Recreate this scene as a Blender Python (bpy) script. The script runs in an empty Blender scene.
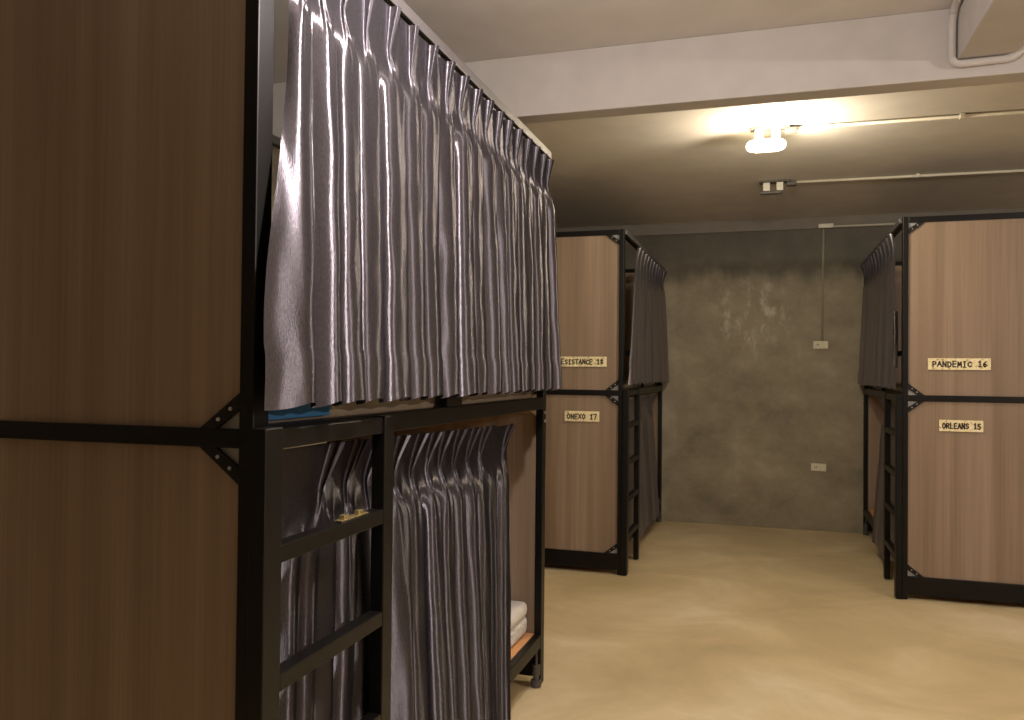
import bpy, bmesh, math, random
from mathutils import Vector, Matrix, noise
random.seed(4)
sc = bpy.context.scene
COL = sc.collection

# ------------------------------------------------------------------ measures
CAMH = 1.2801
XL, XR = -0.8817, 0.7351          # aisle sides of the left and right bunks
YN, YF = 1.262, 5.165             # near ends of the near bunk and of the far bunks
L, W, H = 2.03, 1.0, 2.2          # bunk length, width, height
ZC = 2.59                         # ceiling
YW = 7.205                        # back wall

# ------------------------------------------------------------------ materials
def new_mat(name):
    m = bpy.data.materials.new(name); m.use_nodes = True
    nt = m.node_tree; b = nt.nodes['Principled BSDF']
    return m, nt, b

def N(nt, t, **kw):
    n = nt.nodes.new(t)
    for k, v in kw.items():
        if k in n.inputs: n.inputs[k].default_value = v
        else: setattr(n, k, v)
    return n

def simple(name, col, rough=.5, metal=0., bump=0., bscale=60, spec=.5):
    m, nt, b = new_mat(name)
    b.inputs['Roughness'].default_value = rough; b.inputs['Metallic'].default_value = metal
    b.inputs['Specular IOR Level'].default_value = spec
    tc = N(nt, 'ShaderNodeTexCoord')
    ns = N(nt, 'ShaderNodeTexNoise', Scale=bscale, Detail=4.)
    nt.links.new(tc.outputs['Object'], ns.inputs['Vector'])
    mx = N(nt, 'ShaderNodeMix', data_type='RGBA')
    mx.inputs[6].default_value = (*[c * .86 for c in col], 1); mx.inputs[7].default_value = (*[min(1, c * 1.14) for c in col], 1)
    nt.links.new(ns.outputs['Fac'], mx.inputs[0]); nt.links.new(mx.outputs[2], b.inputs['Base Color'])
    if bump:
        bp = N(nt, 'ShaderNodeBump', Strength=bump, Distance=.002)
        nt.links.new(ns.outputs['Fac'], bp.inputs['Height']); nt.links.new(bp.outputs['Normal'], b.inputs['Normal'])
    return m

def ramp(nt, stops):
    r = N(nt, 'ShaderNodeValToRGB'); e = r.color_ramp.elements
    e[0].position, e[0].color = stops[0][0], (*stops[0][1], 1)
    e[1].position, e[1].color = stops[-1][0], (*stops[-1][1], 1)
    for p, c in stops[1:-1]:
        q = e.new(p); q.color = (*c, 1)
    return r

def mapped(nt, scale, loc=(0, 0, 0)):
    tc = N(nt, 'ShaderNodeTexCoord'); mp = N(nt, 'ShaderNodeMapping')
    mp.inputs['Scale'].default_value = scale; mp.inputs['Location'].default_value = loc
    nt.links.new(tc.outputs['Object'], mp.inputs['Vector'])
    return mp

def mat_laminate():
    m, nt, b = new_mat('wood_laminate')
    m1 = mapped(nt, (14, 14, .35)); n1 = N(nt, 'ShaderNodeTexNoise', Scale=1., Detail=3.)
    m2 = mapped(nt, (130, 130, 1.6)); n2 = N(nt, 'ShaderNodeTexNoise', Scale=1., Detail=5.)
    nt.links.new(m1.outputs[0], n1.inputs['Vector']); nt.links.new(m2.outputs[0], n2.inputs['Vector'])
    r1 = ramp(nt, [(.25, (.19, .13, .083)), (.5, (.245, .172, .115)), (.78, (.32, .237, .168))])
    r2 = ramp(nt, [(.3, (.86, .85, .84)), (.7, (1.06, 1.05, 1.04))])
    nt.links.new(n1.outputs['Fac'], r1.inputs[0]); nt.links.new(n2.outputs['Fac'], r2.inputs[0])
    mx = N(nt, 'ShaderNodeMix', data_type='RGBA', blend_type='MULTIPLY'); mx.inputs[0].default_value = 1
    nt.links.new(r1.outputs[0], mx.inputs[6]); nt.links.new(r2.outputs[0], mx.inputs[7])
    nt.links.new(mx.outputs[2], b.inputs['Base Color'])
    b.inputs['Roughness'].default_value = .5; b.inputs['Specular IOR Level'].default_value = .35
    return m

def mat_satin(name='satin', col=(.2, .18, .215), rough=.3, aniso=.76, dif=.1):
    """woven satin: sheen spreads along the vertical warp, fine slub breaks it up"""
    m, nt, b = new_mat(name); out = nt.nodes['Material Output']
    mp = mapped(nt, (420, 420, 120)); n = N(nt, 'ShaderNodeTexNoise', Scale=1., Detail=3.)
    nt.links.new(mp.outputs[0], n.inputs['Vector'])
    r = ramp(nt, [(.3, tuple(c * .8 for c in col)), (.7, tuple(c * 1.25 for c in col))])
    nt.links.new(n.outputs['Fac'], r.inputs[0])
    bp = N(nt, 'ShaderNodeBump', Strength=.26, Distance=.0009)
    nt.links.new(n.outputs['Fac'], bp.inputs['Height'])
    g = N(nt, 'ShaderNodeBsdfAnisotropic', Roughness=rough, Anisotropy=-aniso)
    cx = N(nt, 'ShaderNodeCombineXYZ'); cx.inputs[2].default_value = 1.
    nt.links.new(cx.outputs[0], g.inputs['Tangent']); nt.links.new(bp.outputs[0], g.inputs['Normal']); nt.links.new(r.outputs[0], g.inputs['Color'])
    b.inputs['Roughness'].default_value = .8; b.inputs['Specular IOR Level'].default_value = .1
    nt.links.new(r.outputs[0], b.inputs['Base Color'])
    mx = N(nt, 'ShaderNodeMixShader'); mx.inputs[0].default_value = dif
    nt.links.new(g.outputs[0], mx.inputs[1]); nt.links.new(b.outputs[0], mx.inputs[2]); nt.links.new(mx.outputs[0], out.inputs['Surface'])
    return m

def mat_concrete_wall():
    m, nt, b = new_mat('raw_concrete')
    m1 = mapped(nt, (1.1, 1.1, 1.3), (3.1, 0, 1.7)); n1 = N(nt, 'ShaderNodeTexNoise', Scale=1.9, Detail=10., Roughness=.66, Distortion=.15)
    nt.links.new(m1.outputs[0], n1.inputs['Vector'])
    r1 = ramp(nt, [(.3, (.15, .13, .083)), (.44, (.235, .20, .132)), (.56, (.30, .26, .175)), (.74, (.44, .39, .28))])
    nt.links.new(n1.outputs['Fac'], r1.inputs[0])
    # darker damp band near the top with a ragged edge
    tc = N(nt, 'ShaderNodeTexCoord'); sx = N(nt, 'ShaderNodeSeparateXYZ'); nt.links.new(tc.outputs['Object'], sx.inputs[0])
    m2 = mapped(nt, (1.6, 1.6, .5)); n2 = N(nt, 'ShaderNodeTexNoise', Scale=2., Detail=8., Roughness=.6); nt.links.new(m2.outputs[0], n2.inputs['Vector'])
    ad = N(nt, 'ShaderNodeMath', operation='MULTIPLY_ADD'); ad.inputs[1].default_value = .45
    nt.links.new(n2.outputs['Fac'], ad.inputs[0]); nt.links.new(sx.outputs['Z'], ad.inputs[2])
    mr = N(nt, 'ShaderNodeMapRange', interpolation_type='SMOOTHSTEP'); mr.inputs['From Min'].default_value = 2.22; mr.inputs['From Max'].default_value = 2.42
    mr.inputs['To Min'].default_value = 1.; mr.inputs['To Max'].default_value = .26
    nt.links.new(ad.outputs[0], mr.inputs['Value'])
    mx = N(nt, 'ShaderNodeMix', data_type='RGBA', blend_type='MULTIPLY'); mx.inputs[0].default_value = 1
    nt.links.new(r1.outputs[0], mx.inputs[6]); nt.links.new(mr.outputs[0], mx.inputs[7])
    # pale plaster flecks around head height, light glints painted into the albedo
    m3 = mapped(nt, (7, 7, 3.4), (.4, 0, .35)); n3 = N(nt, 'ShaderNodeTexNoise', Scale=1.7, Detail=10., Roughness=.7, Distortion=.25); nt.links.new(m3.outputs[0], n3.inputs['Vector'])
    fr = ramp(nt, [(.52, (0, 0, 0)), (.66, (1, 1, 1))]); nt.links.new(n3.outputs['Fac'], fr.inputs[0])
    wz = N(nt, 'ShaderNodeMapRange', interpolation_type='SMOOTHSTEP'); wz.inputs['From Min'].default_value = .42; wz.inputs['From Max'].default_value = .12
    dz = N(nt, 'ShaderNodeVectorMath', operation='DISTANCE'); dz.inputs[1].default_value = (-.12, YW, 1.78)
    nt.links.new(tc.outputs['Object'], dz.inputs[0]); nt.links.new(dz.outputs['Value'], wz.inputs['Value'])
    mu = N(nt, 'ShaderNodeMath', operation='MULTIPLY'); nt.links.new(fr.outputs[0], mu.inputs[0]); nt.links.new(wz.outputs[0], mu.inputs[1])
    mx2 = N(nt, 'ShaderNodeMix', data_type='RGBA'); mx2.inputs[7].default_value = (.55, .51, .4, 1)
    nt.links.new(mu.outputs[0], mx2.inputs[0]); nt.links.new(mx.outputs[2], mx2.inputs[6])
    nt.links.new(mx2.outputs[2], b.inputs['Base Color'])
    b.inputs['Roughness'].default_value = .62
    bp = N(nt, 'ShaderNodeBump', Strength=.35, Distance=.01); nt.links.new(n1.outputs['Fac'], bp.inputs['Height']); nt.links.new(bp.outputs['Normal'], b.inputs['Normal'])
    return m

def mat_floor():
    m, nt, b = new_mat('polished_screed')
    m1 = mapped(nt, (1, 1, 1), (2, 5, 0)); n1 = N(nt, 'ShaderNodeTexNoise', Scale=1.5, Detail=8., Roughness=.6, Distortion=.5); nt.links.new(m1.outputs[0], n1.inputs['Vector'])
    r1 = ramp(nt, [(.3, (.46, .36, .19)), (.48, (.57, .45, .25)), (.58, (.64, .52, .305)), (.74, (.76, .66, .46))])
    nt.links.new(n1.outputs['Fac'], r1.inputs[0]); nt.links.new(r1.outputs[0], b.inputs['Base Color'])
    n2 = N(nt, 'ShaderNodeTexNoise', Scale=4., Detail=6.); nt.links.new(m1.outputs[0], n2.inputs['Vector'])
    rr = N(nt, 'ShaderNodeMapRange'); rr.inputs['To Min'].default_value = .38; rr.inputs['To Max'].default_value = .62
    nt.links.new(n2.outputs['Fac'], rr.inputs['Value']); nt.links.new(rr.outputs[0], b.inputs['Roughness'])
    bp = N(nt, 'ShaderNodeBump', Strength=.12, Distance=.004); nt.links.new(n1.outputs['Fac'], bp.inputs['Height']); nt.links.new(bp.outputs['Normal'], b.inputs['Normal'])
    b.inputs['Specular IOR Level'].default_value = .4
    return m

def mat_print():
    m, nt, b = new_mat('printed_cotton')
    mp = mapped(nt, (26, 26, 40)); v = N(nt, 'ShaderNodeTexNoise', Scale=1., Detail=2., Distortion=2.); nt.links.new(mp.outputs[0], v.inputs['Vector'])
    r = ramp(nt, [(.44, (.62, .58, .52)), (.5, (.3, .28, .25)), (.53, (.62, .58, .52)), (.7, (.7, .66, .6))])
    nt.links.new(v.outputs['Fac'], r.inputs[0]); nt.links.new(r.outputs[0], b.inputs['Base Color']); b.inputs['Roughness'].default_value = .85
    return m

def mat_plaque():
    m, nt, b = new_mat('pale_plaque')
    mp = mapped(nt, (60, 60, 60)); v = N(nt, 'ShaderNodeTexNoise', Scale=1., Detail=3.); nt.links.new(mp.outputs[0], v.inputs['Vector'])
    r = ramp(nt, [(.32, (.42, .3, .12)), (.42, (.78, .66, .36)), (.6, (.86, .77, .48)), (.75, (.9, .84, .62))])
    nt.links.new(v.outputs['Fac'], r.inputs[0]); nt.links.new(r.outputs[0], b.inputs['Base Color']); b.inputs['Roughness'].default_value = .45
    return m

def mat_emit(name, col, e):
    m, nt, b = new_mat(name)
    b.inputs['Base Color'].default_value = (*col, 1); b.inputs['Emission Color'].default_value = (*col, 1); b.inputs['Emission Strength'].default_value = e
    return m

M = dict(
    ledge=simple('dull_ledge', (.17, .15, .125), .8, bump=.2, bscale=9), satin3=mat_satin('far_lit_satin', (.37, .355, .395), .36, .45, .07),  # far satin is lightened, its colour carries the missing highlights
    brass=simple('worn_brass', (.5, .4, .18), .35, .8),
    satin_shaded=mat_satin('shaded_satin', (.1, .093, .108), .39, .80),  # same satin darkened, shade on the lower curtain put into the colour
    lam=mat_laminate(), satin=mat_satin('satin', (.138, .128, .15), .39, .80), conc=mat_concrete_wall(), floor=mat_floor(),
    paint=simple('white_paint', (.43, .395, .36), .75, bump=.15, bscale=9),
    ceil=simple('ceiling_paint', (.56, .52, .475), .7, bump=.2, bscale=5),
    black=simple('black_steel', (.003, .0026, .0022), .42, .0, bump=.05, bscale=200, spec=.22),
    strap=simple('strap_steel', (.005, .0045, .004), .5, spec=.25),
    bolt=simple('zinc_bolt', (.42, .4, .36), .4, .5), pale_fill=simple('pale_corner_fill', (.34, .33, .31), .5, .2),
    alu=simple('track_aluminium', (.1, .092, .095), .45, .3),
    ply=simple('ply_edge', (.62, .3, .12), .55, bscale=20),
    matt=simple('brown_cover', (.36, .29, .2), .22, bump=.3, bscale=14),
    sheet=simple('white_sheet', (.55, .52, .46), .85), blue=simple('blue_blanket', (.03, .16, .34), .7, bump=.3, bscale=50),
    tan=simple('tan_roll', (.32, .24, .16), .6), plast=simple('cream_plastic', (.72, .68, .5), .4), slot=simple('socket_slot', (.03, .028, .024), .6),
    pipe=simple('painted_conduit', (.56, .52, .46), .5), pipe2=simple('bare_conduit', (.62, .58, .48), .45),
    print2=simple('folded_sheet', (.6, .56, .5), .85, bscale=30), chase=simple('cement_chase', (.3, .27, .2), .8), print=mat_print(), plaque=mat_plaque(), ink=simple('brown_ink', (.035, .018, .012), .7), dark=simple('dark_plastic', (.05, .045, .04), .5),
    bulb=mat_emit('lamp_glow', (1., .83, .5), 26), porc=simple('porcelain', (.62, .6, .52), .35),
    darkcloth=simple('charcoal_cloth', (.035, .033, .036), .6),
)

# ------------------------------------------------------------------ helpers
def link(name, bm, mat, parent=None, smooth=False, bevel=0.):
    me = bpy.data.meshes.new(name); bmesh.ops.recalc_face_normals(bm, faces=bm.faces)
    bm.to_mesh(me); bm.free(); me.materials.append(mat)
    o = bpy.data.objects.new(name, me); COL.objects.link(o)
    if parent is not None:
        o.parent = parent
        if parent.parent is None: o.matrix_parent_inverse = Matrix.Translation(-parent.location)
    if smooth:
        for p in me.polygons: p.use_smooth = True
    if bevel:
        md = o.modifiers.new('bevel', 'BEVEL'); md.width = bevel; md.segments = 2; md.limit_method = 'ANGLE'
    return o

def box(bm, x0, x1, y0, y1, z0, z1):
    xs, ys, zs = sorted((x0, x1)), sorted((y0, y1)), sorted((z0, z1))
    v = [bm.verts.new((x, y, z)) for x in xs for y in ys for z in zs]
    for f in ((0, 1, 3, 2), (4, 6, 7, 5), (0, 4, 5, 1), (2, 3, 7, 6), (0, 2, 6, 4), (1, 5, 7, 3)):
        bm.faces.new([v[i] for i in f])
    return bm

def B(*a): return box(bmesh.new(), *a)

def prism(pts, y0, y1, flip=None):
    """outline in x,z pulled along y"""
    bm = bmesh.new()
    a = [bm.verts.new((x, y0, z)) for x, z in pts]; b = [bm.verts.new((x, y1, z)) for x, z in pts]
    bm.faces.new(a); bm.faces.new(b[::-1]); n = len(pts)
    for i in range(n): bm.faces.new((a[i], a[(i + 1) % n], b[(i + 1) % n], b[i]))
    return bm

def cyl(bm, p, q, r, seg=16, r2=None):
    p, q = Vector(p), Vector(q); d = (q - p); t = d.normalized()
    u = t.orthogonal().normalized(); w = t.cross(u); r2 = r if r2 is None else r2
    A = []; Bv = []
    for i in range(seg):
        a = 2 * math.pi * i / seg; o = u * math.cos(a) + w * math.sin(a)
        A.append(bm.verts.new(p + o * r)); Bv.append(bm.verts.new(q + o * r2))
    bm.faces.new(A[::-1]); bm.faces.new(Bv)
    for i in range(seg): bm.faces.new((A[i], A[(i + 1) % seg], Bv[(i + 1) % seg], Bv[i]))
    return bm

def tube(pts, r, seg=12):
    bm = bmesh.new(); pts = [Vector(p) for p in pts]; rings = []
    u = None
    for i, p in enumerate(pts):
        t = ((pts[min(i + 1, len(pts) - 1)] - pts[max(i - 1, 0)])).normalized()
        u = t.orthogonal().normalized() if u is None else (u - t * u.dot(t)).normalized()
        w = t.cross(u)
        rings.append([bm.verts.new(p + (u * math.cos(2 * math.pi * k / seg) + w * math.sin(2 * math.pi * k / seg)) * r) for k in range(seg)])
    for a, b in zip(rings, rings[1:]):
        for k in range(seg): bm.faces.new((a[k], a[(k + 1) % seg], b[(k + 1) % seg], b[k]))
    bm.faces.new(rings[0][::-1]); bm.faces.new(rings[-1])
    return bm

def rounded(pts, rad, n=6):
    """polyline with rounded corners"""
    pts = [Vector(p) for p in pts]; out = [pts[0]]
    for a, b, c in zip(pts, pts[1:], pts[2:]):
        p = b + (a - b).normalized() * rad; q = b + (c - b).normalized() * rad
        for i in range(n + 1):
            t = i / n; out.append(p * (1 - t) ** 2 + b * 2 * t * (1 - t) + q * t * t)
    return out + [pts[-1]]

def tag(o, label, cat, group=None):
    o['label'] = label; o['category'] = cat
    if group: o['group'] = group
    return o

def empty(name, loc, label, cat, group=None):
    o = bpy.data.objects.new(name, None); o.empty_display_size = .1; o.location = loc; COL.objects.link(o)
    return tag(o, label, cat, group)

def struct(name, bm, mat, **k):
    o = link(name, bm, mat, **k); o['kind'] = 'structure'; return o

def ss(a, b, x):
    t = max(0., min(1., (x - a) / (b - a))); return t * t * (3 - 2 * t)

# ------------------------------------------------------------------ room
RX0, RX1, RY0 = -2.32, 4.6, -4.2
struct('floor', B(RX0, RX1, RY0, YW, -.1, 0), M['floor'])
struct('ceiling', B(RX0, RX1, RY0, YW, ZC, ZC + .12), M['ceil'])
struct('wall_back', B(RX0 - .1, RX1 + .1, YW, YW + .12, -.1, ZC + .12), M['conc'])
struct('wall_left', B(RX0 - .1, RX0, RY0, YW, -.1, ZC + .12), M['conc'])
struct('wall_right', B(RX1, RX1 + .1, RY0, YW, -.1, ZC + .12), M['paint'])
struct('wall_front', B(RX0 - .1, RX1 + .1, RY0 - .1, RY0, -.1, ZC + .12), M['paint'])
struct('trim_1', B(RX0, RX1, 3.22, 3.325, 2.337, ZC), M['paint'], bevel=.004)       # main ceiling beam
struct('trim_2', B(.631, .81, RY0, 3.22, 2.40, ZC), M['paint'], bevel=.004)        # cross beam
struct('trim_3', B(RX0, RX1, YW - .022, YW, 2.492, ZC), M['ledge'], bevel=.003)      # ledge above the back wall

# ------------------------------------------------------------------ bunk beds
def bunk(xs, y1, s, label, near_face_detail=True):
    root = empty('bunk_bed', (xs + s * W / 2, y1 + L / 2, 0), label, 'bunk bed', 'black steel bunk beds with wood panel ends')
    X = lambda a: xs + s * a
    def P(name, bm, mat, **k): return link(name, bm, mat, root, **k)
    def bx(a0, a1, b0, b1, z0, z1): return B(X(a0), X(a1), y1 + b0, y1 + b1, z0, z1)
    for a0, a1 in ((0, .03), (W - .03, W)):
        for b0, b1 in ((0, .05), (L - .05, L)):
            P('post', bx(a0, a1, b0, b1, 0.004, H), M['black'], bevel=.003)
    for b0, b1 in ((0.002, .035), (L - .035, L - .002)):
        P('end_rail', bx(.03, W - .03, b0, b1, .03, .135), M['black'], bevel=.003)
        P('end_rail', bx(.03, W - .03, b0, b1, 1.137, 1.172), M['black'], bevel=.003)
        P('end_rail', bx(.03, W - .03, b0, b1, 2.165, 2.198), M['black'], bevel=.003)
    for a0, a1 in ((0.001, .03), (W - .03, W - .001)):
        for z0, z1 in ((.155, .208), (1.13, 1.178), (2.165, 2.2)):
            P('side_rail', bx(a0, a1, .05, L - .05, z0, z1), M['black'], bevel=.003)
    # wood panels with cut corners
    c = .07
    for z0, z1 in ((.135, 1.137), (1.172, 2.165)):
        a0, a1 = .03, W - .03
        ch, cv = .056, .04; pts = [(a0 + ch, z0), (a1 - ch, z0), (a1, z0 + cv), (a1, z1 - cv), (a1 - ch, z1), (a0 + ch, z1), (a0, z1 - cv), (a0, z0 + cv)]
        for b0, b1 in ((.014, .03), (L - .03, L - .014)):
            P('end_panel', prism([(X(a), z) for a, z in pts], y1 + b0, y1 + b1), M['lam'])
        # steel corner straps on the near end
        for am, sa in ((a0, 1), (a1, -1)):
            for zm, sz in ((z0, 1), (z1, -1)):
                w = .03; ch, cv = .056, .04
                q = [(am, zm + sz * (cv - .004)), (am + sa * (ch - .004), zm), (am + sa * (ch + w), zm), (am, zm + sz * (cv + w * .9))]
                st = P('corner_strap', prism([(X(a), z) for a, z in q], y1 + .004, y1 + .0125), M['strap'])
                for t in (.3, .68):
                    aa = am + sa * (ch + w * .42) * t; zz = zm + sz * (cv + w * .4) * (1 - t)
                    link('bolt', cyl(bmesh.new(), (X(aa), y1 + .005, zz), (X(aa), y1 + .0015, zz), .0042, 10, .003), M['bolt'], st)
                tri = [(am, zm), (am + sa * ch, zm), (am, zm + sz * cv)]  # pale filler added for the brightness in the open corner gap
                P('corner_fill', prism([(X(a), z) for a, z in tri], y1 + .016, y1 + .018), M['pale_fill'])
    # bed boards
    P('bed_board', bx(.032, W - .035, .036, L - .036, .19, .207), M['ply'])
    P('bed_board', bx(.032, W - .035, .036, L - .036, 1.15, 1.17), M['ply'])
    # guard rail behind the upper curtain
    g = P('guard_rail', bx(.004, .026, .052, L - .052, 1.4, 1.43), M['black'], bevel=.003)
    P('guard_post', bx(.003, .027, .94, 1.06, 1.178, 1.4), M['black'], bevel=.003)
    # ladder on the aisle side
    P('ladder_stile', bx(-.035, -.001, -.012, .045, .006, 1.176), M['black'], bevel=.003)
    P('ladder_stile', bx(-.035, -.001, .46, .51, .006, 1.176), M['black'], bevel=.003)
    P('ladder_top_bar', bx(-.03, -.001, .045, .46, 1.135, 1.172), M['black'], bevel=.003)
    for z in (.96, .725, .49, .255):
        P('ladder_rung', bx(-.034, -.001, .045, .46, z - .033, z), M['black'], bevel=.002)
    P('curtain_track', bx(-.016, -.001, .02, L - .012, 2.166, 2.196), M['alu'], bevel=.002)
    # levelling foot beside the far aisle post
    bm = bmesh.new(); yy = y1 + L - .062
    cyl(bm, (X(.016), yy, .155), (X(.016), yy, .055), .006); cyl(bm, (X(.016), yy, .09), (X(.016), yy, .05), .017); cyl(bm, (X(.016), yy, .03), (X(.016), yy, .004), .02, r2=.022)
    cyl(bm, (X(.016), yy, .05), (X(.016), yy, .03), .012)
    P('levelling_foot', bm, M['dark'], smooth=False)
    for z in (1.08, 1.115):
        yb = y1 + L - .046
        P('bolt', cyl(bmesh.new(), (X(.004), yb + .02, z), (X(-.004), yb + .02, z), .006, 12), M['bolt'])
    return root

bunk(XL, YN, -1, 'large bunk bed nearest the camera, dark wood end panel and black ladder')
bunk(XL, YF, -1, 'far left bunk bed against the concrete wall, two pale plaques on its end')
bunk(XR, YF, 1, 'right bunk bed across the aisle, wood end panels with two plaques')

# ------------------------------------------------------------------ curtains
def f3(w): return (1 - math.cos(3 * math.pi * (w + 1))) / 2

def curtain(xs, s, cent, yt, yb, ztop, zbot, base, label, group, seed, header=.1, dtop=.035, amp=.03, hem=True, cols=30, rows=64, lean0=0., flare=0., am0=1., var=0., tilt=0., mat='satin', droop=None, cb=None, fold=1.15):
    """pinch-pleated drape; base(y,z) -> distance into the bed"""
    rnd = random.Random(seed)
    n = len(cent); e = [yt[0]] + [(a + b) / 2 for a, b in zip(cent, cent[1:])] + [yt[1]]
    def remap(y): return yb[0] + (y - yt[0]) / (yt[1] - yt[0]) * (yb[1] - yb[0])
    jit = [rnd.uniform(-.012, .012) for _ in cent]; am = [rnd.uniform(.75, 1.2) for _ in cent]; am = [q * (1 - var * rnd.random()) for q in am]; am[0] *= am0; sk = [rnd.uniform(-.12, .2) for _ in cent]
    lean = [lean0 + rnd.uniform(-.006, .01) for _ in cent]
    zs = []
    zt = 0
    R = rows
    for j in range(R + 1):
        t = j / R; zs.append(t ** 1.25)       # finer near the header
    bm = bmesh.new(); grid = []
    for j, tt in enumerate(zs):
        row = []
        for k in range(n):
            c = cent[k]; sp0, sp1 = c - e[k], e[k + 1] - c
            for i in range(cols + (1 if k == n - 1 else 0)):
                u = -1 + 2 * i / cols
                half = sp0 if u < 0 else sp1
                zT = ztop(c) if callable(ztop) else ztop
                d = tt * (zT - zbot)          # distance below the top
                z = zT - d
                # header profile (three fins) : u in +-.5 is the pleat cloth
                w = max(-1, min(1, u / .5)); inf = abs(u) < .5
                kk = min(1, d / header)
                hw = (.009 * (1 - kk) + .003 * kk)
                tl = tilt * (1 - kk) ** 1.3
                fx = (dtop * (1 - .62 * kk)) * f3(w) if inf else 0.
                fy = c + lean[k] * (1 - kk) + (w * hw if inf else (1 if u > 0 else -1) * (hw + (abs(u) - .5) / .5 * (half - hw)))
                # body profiles
                cc = c + jit[k] * ss(.1, .5, d)
                A = amp * am[k]
                g = .25 + .75 * math.cos(math.pi / 2 * u) if fold else 0.
                dim = math.exp(-(u / .17) ** 2)
                near = math.exp(-((d - header) / .09) ** 2) if d > header else 1
                bxx = A * (.5 + .5 * (d / (zT - zbot))) * (g - .3 * dim * math.exp(-max(0, d - header) / .14))
                byy = cc + u * half * (1 - .25 * near) + sk[k] * A * math.sin(math.pi * u) + (0 if abs(u) < .7 else 0)
                if near > 0: uu = u + .09 * math.sin(math.pi * u)
                if near > 0: byy = cc + (uu * half) * (1 - .25 * near * (1 - abs(u) ** 3)) + sk[k] * A * math.sin(math.pi * u) * (1 - near)
                m = ss(header, header + .11, d)
                x = fx * (1 - m) + bxx * m + tl
                y = fy * (1 - m) + byy * m
                # the cloth spreads towards its hem
                fr = d / (zT - zbot); y = y + (remap(y) - y) * fr
                if k == 0 and u < 0: y -= flare * (-u) ** 3 * ss(.3, .85, fr)
                nz = noise.noise(Vector((y * 7, x * 4 + seed, z * 2.2))); nf = noise.noise(Vector((y * 26, seed, z * 9)))
                x += .006 * nz * ss(header, header + .3, d) + .0022 * nf
                y += .003 * noise.noise(Vector((y * 5, 7.7 + seed, z * 1.7))) * ss(header, header + .3, d)
                if half > .11: x += .016 * m * math.sin(u * math.pi * 2.5) ** 2 * (1 if abs(u) > .25 else 0)
                if hem and z < zbot + .102: x += .003 * ss(zbot + .102, zbot + .096, z)
                if droop: x, y, z = droop(x, y, z, d, k, u)
                zz = z + (.006 * math.cos(math.pi * u) * (1 if fr > .97 else 0))
                row.append(bm.verts.new((xs + s * (base(y, z) - x), y, zz)))
        grid.append(row)
    for a, b in zip(grid, grid[1:]):
        for i in range(len(a) - 1): bm.faces.new((a[i], a[i + 1], b[i + 1], b[i]))
    o = link('curtain', bm, M[mat], smooth=True)
    tag(o, label, 'curtain', group)
    return o

GU, GL = 'satin curtains on the upper bunks', 'satin curtains on the lower bunks'
upc = [1.375, 1.455, 1.545, 1.646, 1.767, 1.886, 2.005, 2.131, 2.237, 2.352, 2.468, 2.573, 2.685, 2.797, 2.916, 3.03, 3.14, 3.23]
curtain(XL, -1, upc, (1.34, 3.275), (1.335, 3.272), 2.15, 1.213, lambda y, z: -.008 - .006 * ss(2.1, 1.2, z),
        'large silver grey satin curtain across the upper bunk nearest the camera', GU, 3, amp=.052, flare=.07, am0=.8, dtop=.024, tilt=.006, cols=30, rows=72)

def low_base(y, z):
    k = ss(1.84, 1.95, y)
    return .062 - k * .075 * max(0., min(1., 1 - (z - .1) / .95))
lowc = [1.61, 1.72, 1.82, 1.965, 2.08, 2.185, 2.285, 2.40, 2.52, 2.64, 2.90]
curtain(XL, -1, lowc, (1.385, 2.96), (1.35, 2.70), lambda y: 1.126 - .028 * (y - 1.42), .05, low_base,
        'long shaded satin curtain hanging behind and beyond the near ladder', GL, 11, amp=.062, dtop=.026, tilt=.016, hem=False, rows=80, lean0=.016, mat='satin_shaded')

def shift(c, d): return [q + d for q in c]
fu = [YF + .50 + i * .15 for i in range(10)]
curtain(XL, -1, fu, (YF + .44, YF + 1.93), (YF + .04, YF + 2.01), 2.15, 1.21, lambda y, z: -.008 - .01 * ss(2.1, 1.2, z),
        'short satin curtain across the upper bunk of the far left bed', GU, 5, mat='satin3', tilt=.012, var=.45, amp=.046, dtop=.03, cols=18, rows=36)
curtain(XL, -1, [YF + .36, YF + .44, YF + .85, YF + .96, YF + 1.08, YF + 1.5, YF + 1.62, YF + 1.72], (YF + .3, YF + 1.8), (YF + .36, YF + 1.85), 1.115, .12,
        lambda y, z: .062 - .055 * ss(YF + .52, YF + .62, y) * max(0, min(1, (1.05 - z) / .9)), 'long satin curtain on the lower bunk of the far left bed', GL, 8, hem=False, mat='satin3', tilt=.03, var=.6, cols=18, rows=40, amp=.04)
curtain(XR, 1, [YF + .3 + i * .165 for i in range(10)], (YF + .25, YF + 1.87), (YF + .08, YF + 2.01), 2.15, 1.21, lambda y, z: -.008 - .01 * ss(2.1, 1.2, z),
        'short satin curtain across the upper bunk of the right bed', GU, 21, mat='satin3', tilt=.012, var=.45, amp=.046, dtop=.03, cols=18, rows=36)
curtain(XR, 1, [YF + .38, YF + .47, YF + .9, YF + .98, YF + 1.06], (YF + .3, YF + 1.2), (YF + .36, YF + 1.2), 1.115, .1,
        lambda y, z: .062 - .055 * ss(YF + .52, YF + .62, y) * max(0, min(1, (1.05 - z) / .9)), 'long dark satin curtain bunched on the lower bunk of the right bed', GL, 31, hem=False, mat='satin3', tilt=.03, var=.6, cols=18, rows=40, amp=.04)

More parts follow.
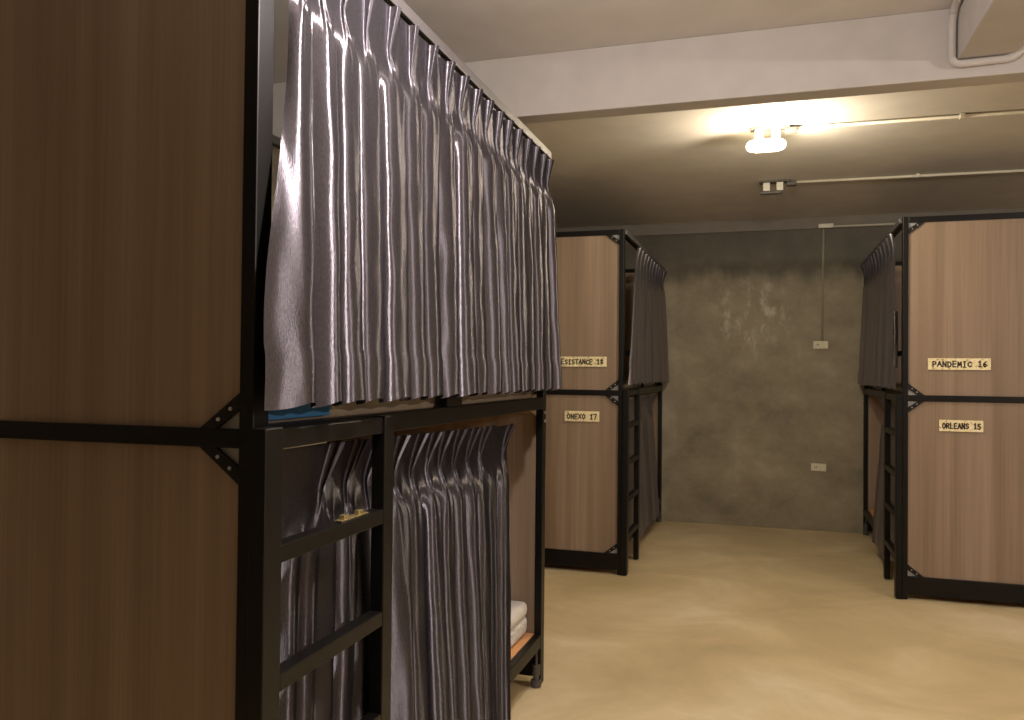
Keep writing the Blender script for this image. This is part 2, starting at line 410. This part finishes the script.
# ------------------------------------------------------------------ bedding
def cushion(name, x0, x1, y0, y1, z0, z1, mat, r=.02, seed=1, amt=.006, parent=None):
    bm = B(x0, x1, y0, y1, z0, z1)
    bmesh.ops.bevel(bm, geom=bm.edges[:], offset=r, segments=3, profile=.6, affect='EDGES')
    bmesh.ops.subdivide_edges(bm, edges=[e for e in bm.edges if e.calc_length() > .06], cuts=7, use_grid_fill=True)
    for v in bm.verts:
        k = noise.noise(v.co * 6 + Vector((seed, 0, 0))); v.co.z += amt * k * (1 if v.co.z > z0 + .01 else 0); v.co.x += amt * .6 * noise.noise(v.co * 9 + Vector((0, seed, 0)))
    return link(name, bm, mat, parent, smooth=True)

for (xs, s, y, where) in ((XL, -1, YN, 'nearest bunk bed'), (XL, -1, YF, 'far left bunk bed'), (XR, 1, YF, 'right bunk bed')):
    xa, xb = xs + s * .045, xs + s * (W - .05)
    o = cushion('mattress', xa, xb, y + .05, y + L - .05, 1.17, 1.232, M['matt'], seed=y)
    tag(o, 'brown covered mattress on the upper level of the ' + where, 'mattress', 'mattresses')
    xa = xs + s * .16
    y9 = y + L - (.34 if y == YN else .05)
    o = cushion('mattress', xa, xb, y + .06, y9, .207, .29, M['sheet'], seed=y + 3)
    tag(o, 'pale mattress on the lower level of the ' + where, 'mattress', 'mattresses')

bl = empty('folded_bedding', (XL - .3, 3.13, .207), 'folded printed white bedding at the foot of the nearest lower bunk', 'bedding')
cushion('quilt', XL - .056, XL - .5, 3.0, 3.245, .209, .285, M['print'], r=.025, seed=2, parent=bl)
cushion('pillow', XL - .053, XL - .5, 2.995, 3.243, .28, .345, M['print2'], r=.028, seed=5, parent=bl)
bb = cushion('folded_blanket', XL - .04, XL - .5, YN + .055, YN + .3, 1.238, 1.264, M['blue'], r=.008, seed=4, amt=.002)
# blue blanket hangs a little over the mattress edge
tag(bb, 'folded blue blanket at the near end of the upper bunk, under the curtain hem', 'blanket')
ob = cushion('bed_sheet', XL - .034, XL - .044, YN + .06, YN + .33, 1.182, 1.256, M['blue'], r=.003, seed=9, amt=.001)
tag(ob, 'blue sheet edge hanging over the upper mattress beside the near ladder', 'sheet')
# small brass clip lying on the top rung
cl = empty('brass_clip', (XL + .018, YN + .33, .96), 'small brass clip lying on the top rung of the near ladder', 'clip')
link('clip_plate', B(XL + .008, XL + .026, YN + .28, YN + .40, .9602, .9635), M['brass'], cl, bevel=.001)
link('clip_jaw', B(XL + .01, XL + .024, YN + .295, YN + .315, .9635, .972), M['brass'], cl, bevel=.002)
link('clip_jaw', B(XL + .01, XL + .024, YN + .36, YN + .38, .9635, .972), M['brass'], cl, bevel=.002)
# dark blanket bulging out of the right lower bunk
o = cushion('rolled_blanket', XR + .004, XR + .152, YF + .12, YF + .335, .209, .36, M['satin3'], r=.05, seed=6, amt=.02)
tag(o, 'shiny dark blanket bulging out behind the ladder of the right bunk', 'blanket')
# loose gathered end of the right upper curtain
bm = bmesh.new(); rings = []
for j in range(14):
    t = j / 13; z = 1.66 - .33 * t; wd = .012 + .05 * math.sin(math.pi * min(1, t * 1.05 + .02)) ; ring = []
    for k in range(14):
        a = 2 * math.pi * k / 14; rr = 1 + .25 * math.sin(3 * a + t * 2)
        ring.append(bm.verts.new((XR - .028 - .012 * math.sin(a) * rr, YF + .085 + wd * .6 * math.cos(a) * rr, z)))
    rings.append(ring)
for a, b in zip(rings, rings[1:]):
    for k in range(14): bm.faces.new((a[k], a[(k + 1) % 14], b[(k + 1) % 14], b[k]))
bm.faces.new(rings[0]); bm.faces.new(rings[-1][::-1])
o = link('curtain_tieback', bm, M['satin'], smooth=True)
tag(o, 'small gathered satin tieback beside the right bed upper curtain', 'tieback')

# ------------------------------------------------------------------ plaques with handwriting
G = {
 'A': [[(0, 0), (.45, 1), (.9, 0)], [(.2, .4), (.72, .4)]], 'C': [[(.85, .85), (.5, 1), (.1, .7), (.1, .3), (.5, 0), (.85, .15)]],
 'D': [[(.1, 0), (.1, 1), (.6, .9), (.85, .5), (.6, .1), (.1, 0)]], 'E': [[(.8, 1), (.1, 1), (.1, 0), (.8, 0)], [(.1, .52), (.65, .52)]],
 'I': [[(.45, 0), (.45, 1)], [(.2, 1), (.7, 1)], [(.2, 0), (.7, 0)]], 'L': [[(.12, 1), (.12, 0), (.75, 0)]], 'M': [[(.05, 0), (.15, 1), (.45, .35), (.78, 1), (.88, 0)]],
 'N': [[(.1, 0), (.1, 1), (.8, 0), (.8, 1)]], 'O': [[(.45, 1), (.1, .72), (.1, .28), (.45, 0), (.82, .28), (.82, .72), (.45, 1)]],
 'P': [[(.1, 0), (.1, 1), (.65, .95), (.78, .72), (.6, .5), (.1, .48)]], 'R': [[(.1, 0), (.1, 1), (.65, .95), (.78, .72), (.6, .52), (.1, .48)], [(.4, .5), (.85, 0)]],
 'S': [[(.8, .88), (.45, 1), (.12, .78), (.35, .53), (.7, .42), (.8, .2), (.45, 0), (.1, .12)]], 'T': [[(.45, 0), (.45, 1)], [(0, 1), (.9, 1)]],
 'X': [[(.05, 0), (.85, 1)], [(.05, 1), (.85, 0)]], '1': [[(.2, .75), (.5, 1), (.5, 0)], [(.2, 0), (.8, 0)]],
 '5': [[(.8, 1), (.2, 1), (.15, .58), (.6, .6), (.82, .32), (.55, 0), (.1, .1)]], '6': [[(.7, 1), (.2, .6), (.12, .25), (.45, 0), (.8, .25), (.5, .5), (.15, .3)]],
 '7': [[(.05, 1), (.82, 1), (.35, 0)]], '8': [[(.45, .53), (.15, .78), (.45, 1), (.76, .78), (.45, .53), (.1, .25), (.45, 0), (.82, .25), (.45, .53)]],
}
def strokes(text, x0, x1, z0, z1, y, th):
    bm = bmesh.new(); n = len(text); cw = (x1 - x0) / (n + .0); rr = random.Random(len(text))
    for i, ch in enumerate(text):
        if ch == ' ': continue
        dz = rr.uniform(-.06, .06); sc_ = rr.uniform(.88, 1.02)
        for si, st in enumerate(G[ch]):
            P = [(x0 + (i + .05 + u * .88) * cw, z0 + (v * sc_ + dz) * (z1 - z0)) for u, v in st]
            for a, b in zip(P, P[1:]):
                d = Vector((b[0] - a[0], b[1] - a[1])); ln = d.length
                if ln < 1e-6: continue
                d /= ln; nn = Vector((-d.y, d.x)) * th / 2; e = d * th * .35
                q = [(a[0] - e.x + nn.x, a[1] - e.y + nn.y), (b[0] + e.x + nn.x, b[1] + e.y + nn.y), (b[0] + e.x - nn.x, b[1] + e.y - nn.y), (a[0] - e.x - nn.x, a[1] - e.y - nn.y)]
                bm.faces.new([bm.verts.new((x, y, z)) for x, z in q])
    return bm

def plaque(text, x0, x1, z0, z1, label, tilt=0.):
    y = YF + .0136; xc, zc = (x0 + x1) / 2, (z0 + z1) / 2
    r = empty('name_plaque', (xc, y, zc), label, 'sign', 'handwritten name plaques on the bed ends')
    bm = B(x0, x1, y - .009, y, z0, z1)
    link('plaque_board', bm, M['plaque'], r, bevel=.002)
    hh = z1 - z0; ww = x1 - x0
    link('lettering', strokes(text, x0 + ww * .07, x1 - ww * .05, z0 + hh * .26, z1 - hh * .26, y - .0096, .0075), M['ink'], r)
    r.rotation_euler = (0, tilt, 0)
    return r
plaque('RESISTANCE 18', -1.335, -.99, 1.32, 1.385, 'pale plaque reading RESISTANCE 18 on the far left bed upper panel')
plaque('ONEXO 17', -1.262, -1.035, .967, 1.033, 'pale plaque reading ONEXO 17 on the far left bed lower panel')
plaque('PANDEMIC 16', .868, 1.187, 1.318, 1.384, 'pale plaque reading PANDEMIC 16 on the right bed upper panel')
plaque('ORLEANS 15', .926, 1.15, .969, 1.034, 'pale plaque reading ORLEANS 15 on the right bed lower panel')

# ------------------------------------------------------------------ outlets, junction box, conduits
def outlet(xc, zc, label, tilt=0.):
    r = empty('wall_outlet', (xc, YW, zc), label, 'outlet', 'cream wall outlets')
    link('plate', B(xc - .058, xc + .058, YW - .009, YW - .0005, zc - .031, zc + .031), M['plast'], r, bevel=.003)
    link('socket', B(xc - .036, xc - .008, YW - .011, YW - .0085, zc - .014, zc + .014), M['plast'], r, bevel=.001)
    bm = B(xc - .030, xc - .025, YW - .0116, YW - .0108, zc - .005, zc + .007); box(bm, xc - .019, xc - .014, YW - .0116, YW - .0108, zc - .005, zc + .007)
    link('slots', bm, M['slot'], r)
    r.rotation_euler = (0, tilt, 0)
outlet(.408, 1.531, 'cream wall outlet at chest height on the concrete back wall')
outlet(.396, .522, 'cream wall outlet low on the concrete back wall', .02)

jb = empty('junction_box', (.44, YW - .03, 2.505), 'small pale junction box at the top of the back wall', 'junction box')
link('box_body', B(.383, .5, YW - .055, YW - .0221, 2.493, 2.525), M['pipe2'], jb, bevel=.004)
link('box_lid', B(.388, .495, YW - .059, YW - .055, 2.49, 2.522), M['pipe2'], jb, bevel=.001)
o = link('conduit', tube([(.5, YW - .0302, 2.503), (2.6, YW - .0302, 2.503)], .008), M['pipe2'], smooth=True)
tag(o, 'thin conduit running right from the junction box along the back wall top', 'conduit', 'ceiling conduits')
o = link('wall_conduit', tube([(.425, YW - .001, 2.49), (.42, YW - .001, 1.562)], .009), M['chase'], smooth=True)
tag(o, 'cement coloured conduit running down the back wall to the chest high outlet', 'conduit')

# conduit looping round the cross beam
path = rounded([(.615, 2.6, ZC - .014), (.615, 3.16, ZC - .014), (.612, 3.2, ZC - .05), (.612, 3.204, 2.381), (.80, 3.204, 2.385), (.86, 3.204, 2.45), (.93, 3.204, ZC - .01)], .03)
o = link('beam_conduit', tube(path, .0135), M['paint'], smooth=True)
tag(o, 'thick white painted conduit bending under the ceiling cross beam', 'conduit')

def conduit(p, q, label, mat, clips=3):
    r = empty('ceiling_conduit', p, label, 'conduit', 'ceiling conduits')
    link('pipe', tube([p, q], .009), mat, r, smooth=True)
    p, q = Vector(p), Vector(q)
    for i in range(clips):
        c = p.lerp(q, (i + .9) / (clips + .3))
        link('clip', B(c.x - .012, c.x + .012, c.y - .02, c.y + .02, c.z - .012, ZC - .0005), mat, r, bevel=.003)
conduit((.13, 4.53, ZC - .012), (3.0, 4.56, ZC - .012), 'conduit running right across the ceiling from the lit lamp', M['pipe2'])
conduit((.13, 5.80, ZC - .012), (3.0, 5.88, ZC - .012), 'conduit running right across the ceiling from the unlit lamp', M['pipe2'])

def lamp(x, y, label, lit):
    r = empty('ceiling_lamp', (x, y, ZC), label, 'lamp', 'small ceiling lamps')
    link('mounting_plate', B(x - .1, x + .1, y - .035, y + .035, ZC - .012, ZC - .0005), M['dark'], r, bevel=.002)
    for dx in (-.055, .03):
        link('lamp_holder', B(x + dx - .022, x + dx + .022, y - .024, y + .024, ZC - .068, ZC - .012), M['porc'], r, bevel=.004)
    link('terminal_box', B(x + .075, x + .135, y - .025, y + .025, ZC - .038, ZC - .012), M['dark'], r, bevel=.003)
    if lit:
        bm = bmesh.new(); rings = []
        prof = [(-.11, .004), (-.105, .018), (-.09, .029), (-.06, .034), (0, .034), (.05, .033), (.075, .026), (.088, .016), (.09, .003)]
        for dx, rad in prof:
            rings.append([bm.verts.new((x - .01 + dx, y + rad * math.cos(2 * math.pi * k / 20), ZC - .095 + rad * math.sin(2 * math.pi * k / 20))) for k in range(20)])
        for a, b in zip(rings, rings[1:]):
            for k in range(20): bm.faces.new((a[k], a[(k + 1) % 20], b[(k + 1) % 20], b[k]))
        bm.faces.new(rings[0]); bm.faces.new(rings[-1][::-1])
        g = link('glowing_bulb', bm, M['bulb'], r, smooth=True)
    else:
        link('lamp_tray', B(x - .095, x + .04, y - .02, y + .02, ZC - .088, ZC - .068), M['dark'], r, bevel=.004)
    return r
lamp(0, 4.52, 'lit bare ceiling lamp glowing warm white on its conduit', True)
lamp(.035, 5.79, 'unlit ceiling lamp with two porcelain holders nearer the back wall', False)

# ------------------------------------------------------------------ lights
def point(name, loc, e, col, rad=.04):
    l = bpy.data.lights.new(name, 'POINT'); l.energy = e; l.color = col; l.shadow_soft_size = rad
    o = bpy.data.objects.new(name, l); o.location = loc; COL.objects.link(o); return o
point('near_ceiling_bulb', (-.36, 1.5, 2.2), 54, (1., .88, .82), .04)
point('side_fill_light', (3.0, 2.1, 2.15), 92, (1., .88, .8), .05)  # added unseen light, brightens curtain folds and floor from the right
point('rear_fill_light', (.5, -.9, 2.1), .5, (1., .84, .7), .06)  # added unseen fill behind the camera, lifts the near panel
point('far_ceiling_bulb', (.03, 4.42, 2.44), 30, (1., .85, .62), .04)
w = bpy.data.worlds.new('world'); sc.world = w; w.use_nodes = True
w.node_tree.nodes['Background'].inputs[0].default_value = (.9, .75, .6, 1); w.node_tree.nodes['Background'].inputs[1].default_value = .02

# ------------------------------------------------------------------ camera
Y_, P_, R_, F_ = .3041, .0149, .0100, 818.12
fw = Vector((-math.sin(Y_) * math.cos(P_), math.cos(Y_) * math.cos(P_), math.sin(P_))); r = Vector((math.cos(Y_), math.sin(Y_), 0)); u = r.cross(fw)
r2 = math.cos(R_) * r + math.sin(R_) * u; u2 = -math.sin(R_) * r + math.cos(R_) * u
cd = bpy.data.cameras.new('camera'); cam = bpy.data.objects.new('camera', cd); COL.objects.link(cam)
mm = Matrix((r2, u2, -fw)).transposed().to_4x4(); mm.translation = Vector((0, 0, CAMH)); cam.matrix_world = mm
cd.sensor_width = 36; cd.lens = F_ / 1024 * 36; cd.clip_start = .02
sc.camera = cam
sc.view_settings.view_transform = 'Standard'; sc.view_settings.look = 'None'; sc.view_settings.exposure = .42; sc.view_settings.gamma = 1.08
